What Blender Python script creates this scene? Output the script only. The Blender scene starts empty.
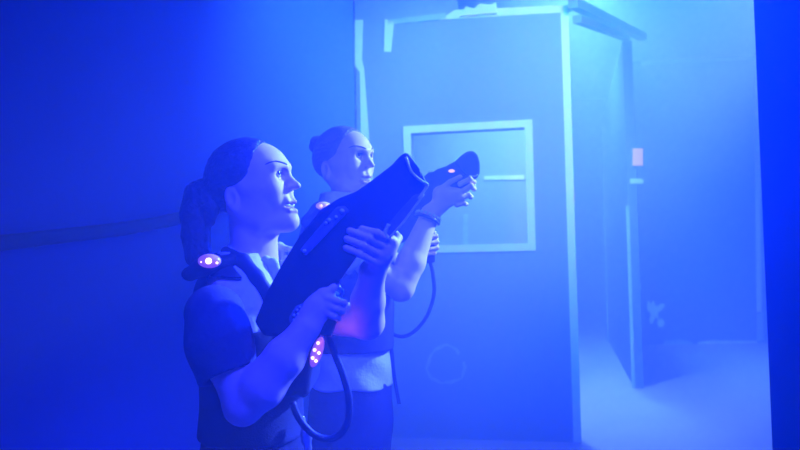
import bpy, bmesh, math, random
import numpy as np
from mathutils import Vector, Matrix
random.seed(7)
SC = bpy.context.scene
COL = SC.collection
# ------------------------------------------------------------------ camera
F = 778.0                       # focal length in pixels of the 800 x 450 frame (35 mm lens)
CAMZ = 1.27
PITCH, ROLL = math.radians(2.8), math.radians(1.1)
fw = Vector((0, math.cos(PITCH), math.sin(PITCH)))
up0 = Vector((0, -math.sin(PITCH), math.cos(PITCH)))
rt0 = Vector((1, 0, 0))
upv = up0*math.cos(ROLL) + rt0*math.sin(ROLL)
rtv = rt0*math.cos(ROLL) - up0*math.sin(ROLL)
CAM = Vector((0, 0, CAMZ))
def ray(px, py):
    return fw + rtv*((px-400)/F) + upv*((225-py)/F)
def V(px, py, d):               # place read off the photograph, at distance d along the lens axis
    return CAM + ray(px, py)*d
def floor_hit(px, py):
    r = ray(px, py); t = -CAMZ/r.z
    return CAM + r*t
cam_d = bpy.data.cameras.new('camera'); cam = bpy.data.objects.new('camera', cam_d); COL.objects.link(cam)
cam_d.sensor_width = 36; cam_d.lens = F*36/800; cam_d.clip_start = .05; cam_d.clip_end = 100
m = Matrix((rtv, upv, -fw)).transposed().to_4x4(); m.translation = CAM
cam.matrix_world = m
cam_d.dof.use_dof = True; cam_d.dof.focus_distance = 2.05; cam_d.dof.aperture_fstop = 4.0
SC.camera = cam
SC.view_settings.view_transform = 'Standard'; SC.view_settings.look = 'None'
SC.view_settings.gamma = 1; SC.view_settings.use_curve_mapping = False
SC.view_settings.exposure = 0
cy = SC.cycles
try:
    cy.use_denoising = True; cy.denoiser = 'OPENIMAGEDENOISE'
    cy.denoising_input_passes = 'RGB_ALBEDO_NORMAL'
    cy.volume_bounces = 2; cy.max_bounces = 6; cy.diffuse_bounces = 3; cy.glossy_bounces = 2
    cy.sample_clamp_indirect = 6; cy.use_adaptive_sampling = False
    cy.transmission_bounces = 4; cy.transparent_max_bounces = 8
except Exception as e:
    print('cycles settings', e)
# ------------------------------------------------------------------ materials
def mat(name, col, rough=.6, spec=.3, emit=None, estr=0, metal=0, noise=None, nscale=8, bump=0, bscale=60, coat=0):
    M = bpy.data.materials.new(name); M.use_nodes = True
    nt = M.node_tree; b = nt.nodes['Principled BSDF']
    b.inputs['Base Color'].default_value = (*col, 1)
    b.inputs['Roughness'].default_value = rough
    b.inputs['Specular IOR Level'].default_value = spec
    b.inputs['Metallic'].default_value = metal
    b.inputs['Coat Weight'].default_value = coat
    if emit:
        b.inputs['Emission Color'].default_value = (*emit, 1); b.inputs['Emission Strength'].default_value = estr
    tc = nt.nodes.new('ShaderNodeTexCoord')
    if noise:
        n = nt.nodes.new('ShaderNodeTexNoise'); n.inputs['Scale'].default_value = nscale; n.inputs['Detail'].default_value = 5
        r = nt.nodes.new('ShaderNodeMix'); r.data_type = 'RGBA'
        r.inputs['A'].default_value = (*col, 1); r.inputs['B'].default_value = (*noise, 1)
        nt.links.new(tc.outputs['Object'], n.inputs['Vector'])
        nt.links.new(n.outputs['Fac'], r.inputs['Factor']); nt.links.new(r.outputs['Result'], b.inputs['Base Color'])
    if bump:
        n = nt.nodes.new('ShaderNodeTexNoise'); n.inputs['Scale'].default_value = bscale; n.inputs['Detail'].default_value = 3
        bp = nt.nodes.new('ShaderNodeBump'); bp.inputs['Strength'].default_value = bump; bp.inputs['Distance'].default_value = .01
        nt.links.new(tc.outputs['Object'], n.inputs['Vector'])
        nt.links.new(n.outputs['Fac'], bp.inputs['Height']); nt.links.new(bp.outputs['Normal'], b.inputs['Normal'])
    return M
MT = dict(
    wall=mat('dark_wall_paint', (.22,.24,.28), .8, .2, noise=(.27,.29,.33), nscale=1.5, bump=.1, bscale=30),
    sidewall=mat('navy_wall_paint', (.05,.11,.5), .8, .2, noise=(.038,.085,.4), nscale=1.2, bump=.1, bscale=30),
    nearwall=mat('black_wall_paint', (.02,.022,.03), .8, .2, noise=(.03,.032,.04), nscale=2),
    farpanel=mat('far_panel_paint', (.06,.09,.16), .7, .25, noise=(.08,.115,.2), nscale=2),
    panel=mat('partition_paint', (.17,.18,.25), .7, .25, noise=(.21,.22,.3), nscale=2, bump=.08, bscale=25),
    ceil=mat('ceiling_paint', (.08,.08,.1), .9, .1),
    floor=mat('concrete_floor', (.32,.24,.38), .75, .2, noise=(.26,.2,.31), nscale=3, bump=.15, bscale=40),
    tape=mat('fluorescent_tape', (.72,.68,.86), .6, .3, noise=(.62,.58,.76), nscale=12),
    tapedim=mat('worn_tape', (.40,.48,.52), .7, .2, noise=(.2,.24,.28), nscale=20),
    beam=mat('dark_timber', (.16,.17,.2), .8, .2),
    splat=mat('fluorescent_paint', (.9,.9,.92), .7, .2, noise=(.75,.75,.8), nscale=25),
    faint=mat('faded_paint', (.38,.4,.47), .7, .2, noise=(.24,.26,.32), nscale=30),
    red=mat('red_sensor', (.9,.35,.4), .5, .3, emit=(1,.3,.8), estr=.45),
    rubber=mat('black_rubber', (.012,.012,.014), .55, .3),
)
# ------------------------------------------------------------------ mesh helpers
def tag(o, label=None, cat=None, group=None, kind=None):
    if label: o['label'] = label
    if cat: o['category'] = cat
    if group: o['group'] = group
    if kind: o['kind'] = kind
    return o
def empty(name, loc):
    o = bpy.data.objects.new(name, None); COL.objects.link(o); o.location = loc; o.empty_display_size = .1
    return o
def link(name, me, material, parent=None, smooth=False):
    o = bpy.data.objects.new(name, me); COL.objects.link(o)
    if material: me.materials.append(material)
    if smooth:
        me.polygons.foreach_set('use_smooth', [True]*len(me.polygons))
    if parent is not None:
        o.parent = parent
        base = parent; off = Vector((0,0,0))
        while base is not None:
            off += base.location; base = base.parent
        me.transform(Matrix.Translation(-off))
    return o
def from_bm(name, bm, material, parent=None, smooth=False, origin=None):
    bmesh.ops.recalc_face_normals(bm, faces=bm.faces)
    me = bpy.data.meshes.new(name); bm.to_mesh(me); bm.free()
    return link(name, me, material, parent, smooth)
def bm_prism(bm, pts, off, bevel=0):
    """closed polygon pts (3-D) extruded by vector off"""
    off = Vector(off)
    a = [bm.verts.new(Vector(p)) for p in pts]; b = [bm.verts.new(Vector(p)+off) for p in pts]
    n = len(pts); fs = []
    fs.append(bm.faces.new(a)); fs.append(bm.faces.new(list(reversed(b))))
    for i in range(n):
        fs.append(bm.faces.new((a[i], b[i], b[(i+1)%n], a[(i+1)%n])))
    if bevel:
        es = {e for f in fs for e in f.edges}
        bmesh.ops.bevel(bm, geom=list(es), offset=bevel, segments=2, affect='EDGES', profile=.6)
    return bm
def prism(name, pts, off, material, parent=None, bevel=0, smooth=False):
    bm = bmesh.new(); bm_prism(bm, pts, off, bevel)
    return from_bm(name, bm, material, parent, smooth)
def bm_tube(bm, pts, r, seg=10, closed=False, flat=None):
    pts = [Vector(p) for p in pts]; n = len(pts); rings = []
    rr = r if isinstance(r, (list, tuple)) else [r]*n
    nrm = None
    for i, p in enumerate(pts):
        t = (pts[min(i+1, n-1)] - pts[max(i-1, 0)]).normalized()
        if nrm is None:
            nrm = t.orthogonal().normalized()
        nrm = (nrm - t*nrm.dot(t)).normalized(); b = t.cross(nrm)
        rings.append([bm.verts.new(p + (nrm*math.cos(a) + b*math.sin(a))*rr[i]) for a in [2*math.pi*k/seg for k in range(seg)]])
    for i in range(n-1):
        for k in range(seg):
            bm.faces.new((rings[i][k], rings[i][(k+1)%seg], rings[i+1][(k+1)%seg], rings[i+1][k]))
    bm.faces.new(list(reversed(rings[0]))); bm.faces.new(rings[-1])
    return bm
def spline(pts, n=8):
    pts = [Vector(p) for p in pts]; out = []
    P = [2*pts[0]-pts[1]] + pts + [2*pts[-1]-pts[-2]]
    for i in range(1, len(P)-2):
        for k in range(n):
            t = k/n
            out.append(.5*((2*P[i]) + (P[i+1]-P[i-1])*t + (2*P[i-1]-5*P[i]+4*P[i+1]-P[i+2])*t*t + (3*P[i]-P[i-1]-3*P[i+1]+P[i+2])*t**3))
    out.append(pts[-1]); return out
def tube(name, pts, r, material, parent=None, n=8, seg=10):
    bm = bmesh.new(); bm_tube(bm, spline(pts, n), r, seg)
    return from_bm(name, bm, material, parent, True)
HAZE, HAZE_G = .07, .6
LAMPS = [
    (('arena_lamp_beam', (1.35, 4.3, 3.55), (0, .022, 1), 11000), dict(size=.15, target=(.58, 1.2, .95), spot=50, blend=1)),
    (('arena_lamp_wash', (1.0, 2.6, 3.6), (.06, .9, 1), 720), dict(size=.15, target=(.85, 5.6, 2.15), spot=62, blend=1)),
    (('side_fill', (1.6, 2.8, 3.6), (1, .55, 1), 300), dict(size=.15, target=(.9, 5.4, 2.4), spot=55, blend=1)),  # added fill that tints the partition front, no known source
    (('corner_fill', (1.3, 4.2, 3.9), (.24, .85, 1), 520), dict(size=.15, target=(-.5, 5.3, 2.7), spot=55, blend=1)),  # added fill to brighten the left wall near the partition
    (('floor_fill', (.7, 4.3, 3.5), (.35, .8, 1), 170), dict(size=.15, target=(.55, 4.75, 0), spot=38, blend=1)),  # added fill to lift the floor strip before the partition
    (('corridor_lamp', (2.3, 9.0, 4.8), (.36, 1, 1), 820), dict(size=.2, target=(2.4, 9.4, 0), spot=130, blend=1)),
    (('corridor_lamp_down', (2.3, 9.0, 4.8), (.05, .75, 1), 600), dict(size=.2, target=(2.3, 9.3, 0), spot=90, blend=1)),
    (('partition_lamp', (1.2, 6.4, 4.0), (.3, .85, 1), 1000), dict(size=.2, target=(1.2, 6.9, 0), spot=100, blend=1)),
    (('face_spot', (2.9, 3.5, 3.1), (.055, .118, 1), 13500), dict(size=.15, target=(-.02, 2.2, 1.42), spot=24, blend=.8)),
    (('women_fill', (.6, .5, 3.2), (.014, .025, 1), 1900), dict(size=.3, target=(0, 2.2, 1.2), spot=40, blend=.8)),  # added violet-blue fill for the women from the camera side
]
# ------------------------------------------------------------------ the arena
Zv = Vector((0, 0, 1))
def slab(name, a, b, z0, z1, thick, material, parent=None):
    """upright wall from plan point a to b; thick = vector the wall grows to (away from the viewer)"""
    a = Vector((a[0], a[1], 0)); b = Vector((b[0], b[1], 0))
    return prism(name, [a+Zv*z0, b+Zv*z0, b+Zv*z1, a+Zv*z1], thick, material, parent)
CEIL = 5.2
f_ = prism('floor', [(-6,-3,0),(7,-3,0),(7,20,0),(-6,20,0)], (0,0,-.1), MT['floor']); tag(f_, kind='structure')
c_ = prism('ceiling', [(-6,-3,CEIL),(7,-3,CEIL),(7,20,CEIL),(-6,20,CEIL)], (0,0,.1), MT['ceil']); tag(c_, kind='structure')
# partition with the window: plane through its foot line
PA = floor_hit(390, 437.5); PB = floor_hit(581.5, 442.5)
pd = (PB-PA).normalized(); pn = Vector((pd.y, -pd.x, 0))          # pn faces the camera
def on_part(px, py, lift=0):
    r = ray(px, py); t = (PA + pn*lift - CAM).dot(pn)/r.dot(pn); return CAM + r*t
top = on_part(574, 5); PH = top.z
PL = on_part(357, 150); PL.z = 0
PR = PB.copy(); PR.z = 0
print('partition', PL, PR, PH)
# left side wall: from the partition's left edge towards the viewer
LA = Vector((PL.x-.01, PL.y, 0)); LB = Vector((-3.6, -.4, 0))
ld = (LB-LA).normalized(); ln = Vector((-ld.y, ld.x, 0));  ln = ln if ln.x > 0 else -ln
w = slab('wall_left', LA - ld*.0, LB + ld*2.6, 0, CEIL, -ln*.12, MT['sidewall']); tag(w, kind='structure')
def on_left(px, py, lift=0):
    r = ray(px, py); t = (LA + ln*lift - CAM).dot(ln)/r.dot(ln); return CAM + r*t
# the wall of the room behind everything
w = slab('wall_back', (-6, 19), (7, 19), 0, CEIL, (0,.12,0), MT['wall']); tag(w, kind='structure')
FW = floor_hit(700, 344)
print('far wall', FW)
w = slab('wall_right', (6.9, 1.8), (6.9, 19), 0, CEIL, (.12,0,0), MT['wall']); tag(w, kind='structure')
w = slab('wall_front', (-6, -2.9), (7, -2.9), 0, CEIL, (0,-.1,0), MT['wall']); tag(w, kind='structure')

# --- partition: panel with a real opening
part = empty('partition_wall', (PL+PR)/2)
tag(part, 'tall dark partition wall with a square window opening and light tape edges', 'partition')
wq = [on_part(411, 133), on_part(525, 128), on_part(527.5, 243), on_part(413, 246)]   # opening
def plan(p): return (p-PL).dot(pd), p.z
L = (PR-PL).length
us = [plan(q)[0] for q in wq]; zs = [q.z for q in wq]
u0, u1 = (us[0]+us[3])/2, (us[1]+us[2])/2; z1, z0 = (zs[0]+zs[1])/2, (zs[2]+zs[3])/2
PT = .10
def PP(u, z, lift=0): return PL + pd*u + Zv*z + pn*lift
bm = bmesh.new()
for (a, b, c, d) in ((0, u0, 0, PH), (u1, L, 0, PH), (u0, u1, 0, z0), (u0, u1, z1, PH)):
    bm_prism(bm, [PP(a,c), PP(b,c), PP(b,d), PP(a,d)], -pn*PT)
bmesh.ops.remove_doubles(bm, verts=bm.verts, dist=1e-4)
from_bm('panel', bm, MT['panel'], part)
fr = bmesh.new(); t_ = .055
for (a, b, c, d) in ((u0-t_, u1+t_, z1, z1+t_), (u0-t_, u1+t_, z0-t_, z0), (u0-t_, u0, z0, z1), (u1, u1+t_, z0, z1)):
    bm_prism(fr, [PP(a,c,.012), PP(b,c,.012), PP(b,d,.012), PP(a,d,.012)], -pn*.013)
o = from_bm('window_frame', fr, MT['tape'], part); o['label'] = 'light taped frame round the window opening'
# tape strips: right edge, top edge, left edge, small corner
def strip(name, quad, m, parent, lift=.006, th=.006):
    return prism(name, [q+pn*lift for q in quad], -pn*th, m, parent)
strip('edge_tape', [PP(L-.055,.0), PP(L,.0), PP(L,PH), PP(L-.055,PH)], MT['tape'], part)
tq = [on_part(440,20), on_part(572,12), on_part(573,5), on_part(455,10)]
strip('edge_tape', tq, MT['tape'], part)
strip('edge_tape', [on_part(388,25), on_part(446,19), on_part(446,13), on_part(388,20)], MT['tapedim'], part)
strip('corner_tape', [on_part(384,52), on_part(391,52), on_part(394,22), on_part(385,19)], MT['tape'], part)
lt = [on_part(x, y) for x, y in ((370,150),(364,68),(362,60),(363,20),(355,20),(355,66),(360,72),(361,150))]
strip('edge_tape', [on_part(374,188), on_part(366,190), *[lt[i] for i in (7,6,5,4,3,2,1,0)]], MT['tape'], part)
uu = plan(on_part(459, 10))[0]
prism('upper_board', [PP(0,PH-.002,-.004), PP(uu,PH-.002,-.004), PP(uu-.05,PH+.42,-.004), PP(0,PH+.42,-.004)], -pn*(PT-.02), MT['panel'], part)
# tape scrap crumpled on top
bm = bmesh.new()
rnd = random.Random(4)
cs = [on_part(x, y, .03) for x, y in ((460,16),(466,6),(474,9),(480,3),(490,5),(496,2),(497,13))]
bm_prism(bm, cs, -pn*.05, .004)
from_bm('tape_scrap', bm, MT['tape'], part)
# faint smear ring low on the panel
def ring(cx, cy, rx, ry, w_, a0, a1, n, lift, on):
    bm = bmesh.new(); pv = None
    for k in range(n+1):
        a = a0+(a1-a0)*k/n; j = 1+.05*math.sin(3*a)+.02*math.sin(11*a)
        ww = w_*(.5+.5*abs(math.sin(3*a+1)))
        p = on(cx+rx*j*math.cos(a), cy+ry*j*math.sin(a), lift); q = on(cx+(rx*j-ww)*math.cos(a), cy+(ry*j-ww)*math.sin(a), lift)
        p2 = on(cx+rx*j*math.cos(a), cy+ry*j*math.sin(a), 0); q2 = on(cx+(rx*j-ww)*math.cos(a), cy+(ry*j-ww)*math.sin(a), 0)
        cur = [bm.verts.new(v) for v in (p,q,q2,p2)]
        if pv:
            for i in range(4): bm.faces.new((pv[i], pv[(i+1)%4], cur[(i+1)%4], cur[i]))
        pv = cur
    return bm
o = from_bm('smear', ring(446, 365, 20, 20, 3.5, -.2, 5.6, 60, .003, on_part), MT['faint'], part); o['label'] = 'faint round paint smear low on the panel'
# --- corridor partition (second wall, end on)
A2 = floor_hit(634, 388); A2b = floor_hit(643, 387); B2 = floor_hit(608.5, 341)
h2 = (CAM + ray(636, 36)*((A2-CAM).dot(fw)/1.0)).z
print('second', A2, A2b, B2, h2)
cp = empty('corridor_wall', A2); tag(cp, 'dark corridor wall seen end on, running back beside the bright gap', 'partition')
d2 = (B2-A2).normalized(); n2 = Vector((d2.y, -d2.x, 0));  n2 = n2 if n2.x > 0 else -n2
A2r = A2 + n2*((A2b-A2).dot(n2))
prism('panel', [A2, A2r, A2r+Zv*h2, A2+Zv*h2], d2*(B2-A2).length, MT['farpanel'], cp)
e = .012
prism('edge_strip', [A2-n2*.02-d2*e, A2+n2*.012-d2*e, A2+n2*.012-d2*e+Zv*(h2*.52), A2-n2*.02-d2*e+Zv*(h2*.52)], d2*.03, MT['tapedim'], cp)
prism('edge_strip', [B2-n2*.02-d2*.10, B2-n2*.02-d2*.01, B2-n2*.02-d2*.01+Zv*(h2*.95), B2-n2*.02-d2*.10+Zv*(h2*.95)], n2*.018, MT['tapedim'], cp)
# little target plate on the end of that wall
dz = (A2-CAM).dot(fw)
def q2(px, py, dd=0): r = ray(px, py); return CAM + r*((A2.y-.03+dd)/r.y)
tg = empty('sensor_target', q2(638,157)); tag(tg, 'small pink glowing sensor target on the end of the corridor wall', 'sensor')
prism('housing', [q2(631.5,147), q2(644.5,147), q2(644.5,167), q2(631.5,167)], Vector((0,.029,0)), MT['beam'], tg, .006)
prism('lens', [q2(633,148.5,-.012), q2(643,148.5,-.012), q2(643,165.5,-.012), q2(633,165.5,-.012)], fw*.014, MT['red'], tg, .004)
o = prism('tape_label', [q2(630.5,178.5,-.004), q2(643.5,178.5,-.004), q2(643.5,183.5,-.004), q2(630.5,183.5,-.004)], Vector((0,.033,0)), MT['tape'], cp); o['label'] = 'short strip of pale tape below the sensor target'
# two rails bridging from the partition corner to the corridor wall
def railbar(name, a, b, hw, hh, label):
    a = Vector(a); b = Vector(b); d = (b-a).normalized(); s = d.cross(Zv).normalized()*hw; u = Zv*hh
    o = prism(name, [a-s-u, a+s-u, a+s+u, a-s+u], b-a, MT['beam']); tag(o, label, 'beam'); return o
dA = (PR-CAM).dot(fw)
railbar('header_beam', V(573,3,dA+.05), V(643,37,dz+.12), .035, .035, 'upper dark beam from the partition top corner to the corridor wall')
railbar('header_beam', V(577,19,dA+.12), V(627,38,dz+.16), .03, .028, 'thinner lower beam just under the upper header beam')
# --- far panel at the right with tape edges
fy = FW.y
def on_far(px, py, lift=0):
    r = ray(px, py); t = (fy-lift)/r.y; return CAM + r*t
fp = empty('far_panel', FW); tag(fp, 'dark far wall panel at the right with taped bottom and side edges', 'panel')
ftop = on_far(700, 60).z
xl, xr = on_far(641, 200).x-.25, 6.85
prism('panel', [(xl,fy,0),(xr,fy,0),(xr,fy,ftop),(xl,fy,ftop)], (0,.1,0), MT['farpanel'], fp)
def fstrip(name, pts, m):
    return prism(name, [on_far(x, y, .012) for x, y in pts], (0,.012,0), m, fp)
fstrip('edge_tape', [(754,56),(758,56),(762,312),(757,312)], MT['tape'])
fstrip('edge_tape', [(757,314),(763,313),(763.5,340),(757,341)], MT['tapedim'])
fstrip('bottom_tape', [(664,341),(680,339.5),(693,342),(692,346),(664,345)], MT['tapedim'])
fstrip('bottom_tape', [(698,342),(712,340.5),(757,341),(757,345),(698,346)], MT['tape'])
fstrip('edge_tape', [(641,61),(756,55),(756,59),(641,65)], MT['tapedim'])
# splash mark: radiating blobs
bm = bmesh.new()
n = 72; pts = []
for k in range(n):
    a = 2*math.pi*k/n
    r_ = 6.2 + 5.2*max(0, math.cos(3*a+.9))**1.5*(1.15 if math.sin(a) < 0 else .9) + 3.2*max(0, math.cos(5*a+2.1)) - 1.2*abs(math.sin(7*a))
    pts.append(on_far(654 + .78*r_*math.cos(a), 311 + 1.18*r_*math.sin(a), .014))
bm_prism(bm, pts, (0,.013,0))
pts = [on_far(661+3.5*math.cos(2*math.pi*k/20), 323+4.2*math.sin(2*math.pi*k/20)*(1+.2*math.sin(3*k)), .014) for k in range(20)]
bm_prism(bm, pts, (0,.013,0))
o = from_bm('paint_splash', bm, MT['splat'], fp); o['label'] = 'pale splash of fluorescent paint'
# --- near wall end, right edge of the frame
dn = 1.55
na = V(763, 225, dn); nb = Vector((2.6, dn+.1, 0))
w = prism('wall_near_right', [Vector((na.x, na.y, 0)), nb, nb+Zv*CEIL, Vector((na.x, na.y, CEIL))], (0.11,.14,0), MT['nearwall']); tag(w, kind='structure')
# --- black tube along the left wall
hp = [on_left(x, y, .05) for x, y in ((-60,247),(0,243),(60,236),(120,229),(170,220),(215,209),(260,197))]
o = tube('wall_tube', hp, .035, MT['rubber']); tag(o, 'black tube running along the left wall behind the women', 'tube')
iw = prism('added_board', [(-1.3,7.4,0),(1.55,7.4,0),(1.55,7.4,2.75),(-1.3,7.4,2.75)], (0,.1,0), MT['wall']); tag(iw, 'pale board added to brighten the view through the window opening, with tape strips', 'board')  # added board, gives the window opening a bright backdrop
def on_back(px, py, lift=.008):
    r = ray(px, py); t = (7.4-lift)/r.y; return CAM + r*t
for pts, lab in (([(484,176),(524,175),(524,179.5),(484,180)], 'pale horizontal tape strip seen through the window opening'), ([(463,214),(468,214),(468,250),(463,250)], 'faint upright tape strip low behind the window opening')):
    o = prism('tape_strip', [on_back(x, y) for x, y in pts], (0,.007,0), MT['tape'] if pts[0][1] < 200 else MT['tapedim'], iw); o['label'] = lab
# --- haze and lamps
W = bpy.data.worlds.new('haze'); SC.world = W; W.use_nodes = True
nt = W.node_tree; nt.nodes.clear()
out = nt.nodes.new('ShaderNodeOutputWorld'); vs = nt.nodes.new('ShaderNodeVolumeScatter'); bg = nt.nodes.new('ShaderNodeBackground')
bg.inputs['Color'].default_value = (0,0,0,1); bg.inputs['Strength'].default_value = 0
vs.inputs['Color'].default_value = (1,1,1,1); vs.inputs['Density'].default_value = HAZE; vs.inputs['Anisotropy'].default_value = HAZE_G
nt.links.new(bg.outputs[0], out.inputs['Surface']); nt.links.new(vs.outputs[0], out.inputs['Volume'])
def lamp(name, loc, col, power, size=.2, target=None, spot=None, kind=None, blend=.6):
    ld_ = bpy.data.lights.new(name, kind or ('SPOT' if spot else 'POINT')); o = bpy.data.objects.new(name, ld_); COL.objects.link(o)
    o.location = loc; ld_.color = col; ld_.energy = power
    if ld_.type == 'AREA': ld_.size = size
    else: ld_.shadow_soft_size = size
    if spot: ld_.spot_size = math.radians(spot); ld_.spot_blend = blend
    if target is not None:
        o.rotation_euler = (Vector(target)-Vector(loc)).to_track_quat('-Z', 'Y').to_euler()
    return o
for l in LAMPS: lamp(*l[0], **l[1])

lamp('vest_glow', V(330,337,1.95-.17), (.8,.25,.9), .11, .01)
lamp('vest_glow', V(402,300,2.52), (.8,.25,.9), .2, .01)
# ------------------------------------------------------------------ smooth implicit modelling (for bodies, cloth and hair)
class Field:
    def __init__(s): s.ops = []; s.lo = np.full(3, 1e9); s.hi = -s.lo
    def _bb(s, pts, r):
        for p in pts:
            s.lo = np.minimum(s.lo, np.array(p)-r); s.hi = np.maximum(s.hi, np.array(p)+r)
    def add(s, f, k=.01, op='u', bb=None):
        s.ops.append((op, f, k))
        if bb and op == 'u': s._bb(*bb)
        return s
    def ell(s, c, r, R=None, k=.01, op='u'):
        c = np.array(c, float); r = np.array(r if hasattr(r, '__len__') else (r,)*3, float)
        Rm = None if R is None else np.array(R, float)
        def f(P):
            q = P-c
            if Rm is not None: q = q@Rm            # columns of R = local axes
            a = q/r; k0 = np.sqrt((a*a).sum(1)); k1 = np.sqrt(((a/r)**2).sum(1))+1e-9
            return k0*(k0-1)/k1
        return s.add(f, k, op, ([c], r.max()))
    def cap(s, a, b, ra, rb=None, k=.01, op='u', sq=None):
        """round cone a->b; sq=(axis, factor) squashes across an axis"""
        a = np.array(a, float); b = np.array(b, float); rb = ra if rb is None else rb
        if sq is None: S = None
        else:
            ax = np.array(sq[0], float); ax /= np.linalg.norm(ax); S = np.eye(3) + (sq[1]-1)*np.outer(ax, ax)
        A, B = (a, b) if S is None else (S@a, S@b)
        d = B-A; dd = d@d + 1e-12
        def f(P):
            Q = P if S is None else P@S
            q = Q-A; t = np.clip(q@d/dd, 0, 1)
            return np.sqrt(((q-t[:, None]*d)**2).sum(1)) - (ra+(rb-ra)*t)
        return s.add(f, k, op, ([a, b], max(ra, rb)*1.1))
    def chain(s, pts, rs, k=.01, op='u', sq=None):
        for i in range(len(pts)-1): s.cap(pts[i], pts[i+1], rs[i], rs[i+1], k, op, sq)
        return s
    def box(s, c, h, R=None, rd=.005, k=.004, op='u'):
        c = np.array(c, float); h = np.array(h, float)-rd; Rm = None if R is None else np.array(R, float)
        def f(P):
            q = P-c
            if Rm is not None: q = q@Rm
            q = np.abs(q)-h
            return np.sqrt((np.maximum(q, 0)**2).sum(1)) + np.minimum(q.max(1), 0) - rd
        return s.add(f, k, op, ([c], float(np.linalg.norm(h))+rd))
    def plane(s, p, n, k=.004):
        """keep the side the normal points away from"""
        p = np.array(p, float); n = np.array(n, float); n /= np.linalg.norm(n)
        return s.add(lambda P: (P-p)@n, k, 'i')
    def field(s, F2, op, off=0, k=.004):
        s.ops.append((op, lambda P: F2(P)-off, k))
        if op == 'u': s.lo = np.minimum(s.lo, F2.lo-off); s.hi = np.maximum(s.hi, F2.hi+off)
        return s
    def bump(s, f):
        s.ops.append(('d', f, 0)); return s
    def __call__(s, P):
        d = np.full(len(P), 1e3)
        for op, f, k in s.ops:
            v = f(P)
            if op == 'u':
                h = np.clip(.5+.5*(d-v)/k, 0, 1); d = d*(1-h)+v*h-k*h*(1-h)
            elif op == 's':
                h = np.clip(.5-.5*(d+v)/k, 0, 1); d = d*(1-h)-v*h+k*h*(1-h)
            elif op == 'i':
                h = np.clip(.5-.5*(d-v)/k, 0, 1); d = d*(1-h)+v*h+k*h*(1-h)
            elif op == 'd': d = d+v
        return d
def surface(name, fld, h, material, parent=None, smooth_it=1):
    """naive surface nets on a sparse grid of pitch h"""
    lo = fld.lo-3*h; n0 = 32; H = h*n0
    dims = np.ceil((fld.hi+3*h-lo)/H).astype(int)
    cells = np.stack(np.meshgrid(*[np.arange(d) for d in dims], indexing='ij'), -1).reshape(-1, 3)
    size = n0
    while True:
        cen = lo + (cells+.5)*(size*h)
        d = fld(cen)
        cells = cells[np.abs(d) < size*h*(.87*1.5)+ (h*.5)]
        if size == 1: break
        o = np.stack(np.meshgrid([0,1],[0,1],[0,1], indexing='ij'), -1).reshape(-1, 3)
        cells = (cells[:, None, :]*2+o[None]).reshape(-1, 3); size //= 2
    N = np.int64(1 << 20)
    key = lambda c: (c[:, 0].astype(np.int64)*N + c[:, 1])*N + c[:, 2]
    off = np.array([(i, j, k) for i in (0,1) for j in (0,1) for k in (0,1)])
    ck = key(cells); order = np.argsort(ck); cells = cells[order]; ck = ck[order]
    cor = (cells[:, None, :]+off[None]).reshape(-1, 3)
    uk, idx, inv = np.unique(key(cor), return_index=True, return_inverse=True)
    uc = cor[idx]; val = fld(lo+uc*h)
    cv = val[inv].reshape(-1, 8)
    neg = cv < 0; act = neg.any(1) & ~neg.all(1)
    pos = np.zeros((len(cells), 3)); cnt = np.zeros(len(cells))
    ed = [(a, b) for a in range(8) for b in range(8) if a < b and np.abs(off[a]-off[b]).sum() == 1]
    for a, b in ed:
        m_ = neg[:, a] != neg[:, b]
        va, vb = cv[m_, a], cv[m_, b]; t = va/(va-vb)
        pos[m_] += off[a]+(off[b]-off[a])*t[:, None]; cnt[m_] += 1
    vid = np.full(len(cells), -1); vid[act] = np.arange(act.sum())
    verts = lo + (cells[act]+pos[act]/cnt[act][:, None])*h
    faces = []
    def look(c):
        kk = key(c); j = np.clip(np.searchsorted(ck, kk), 0, len(ck)-1)
        return np.where(ck[j] == kk, vid[j], -1)
    for ax in range(3):
        e = np.zeros(3, int); e[ax] = 1; u = np.zeros(3, int); u[(ax+1)%3] = 1; w = np.zeros(3, int); w[(ax+2)%3] = 1
        b = int((e*[4,2,1]).sum())
        m_ = neg[:, 0] != neg[:, b]
        c = cells[m_]; s0 = neg[m_, 0]
        q = np.stack([look(c), look(c-u), look(c-u-w), look(c-w)], 1)
        ok = (q >= 0).all(1); q = q[ok]; s0 = s0[ok]
        q[~s0] = q[~s0][:, ::-1]
        faces.append(q)
    fa = np.concatenate(faces)
    me = bpy.data.meshes.new(name)
    me.vertices.add(len(verts)); me.vertices.foreach_set('co', verts.astype(np.float32).ravel())
    me.loops.add(len(fa)*4); me.loops.foreach_set('vertex_index', fa.astype(np.int32).ravel())
    me.polygons.add(len(fa)); me.polygons.foreach_set('loop_start', np.arange(0, len(fa)*4, 4, dtype=np.int32))
    me.polygons.foreach_set('loop_total', np.full(len(fa), 4, np.int32)) if hasattr(me.polygons[0], 'loop_total') and False else None
    me.update(calc_edges=True); me.validate()
    return link(name, me, material, parent, True)
def frame(x, y=None):
    """3 x 3 with columns x, y', z from a main axis and a second one"""
    x = np.array(x, float); x /= np.linalg.norm(x); y = np.array((0, 1, 0) if y is None else y, float)
    y = y-x*(x@y); y /= np.linalg.norm(y); return np.stack([x, y, np.cross(x, y)], 1)
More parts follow.
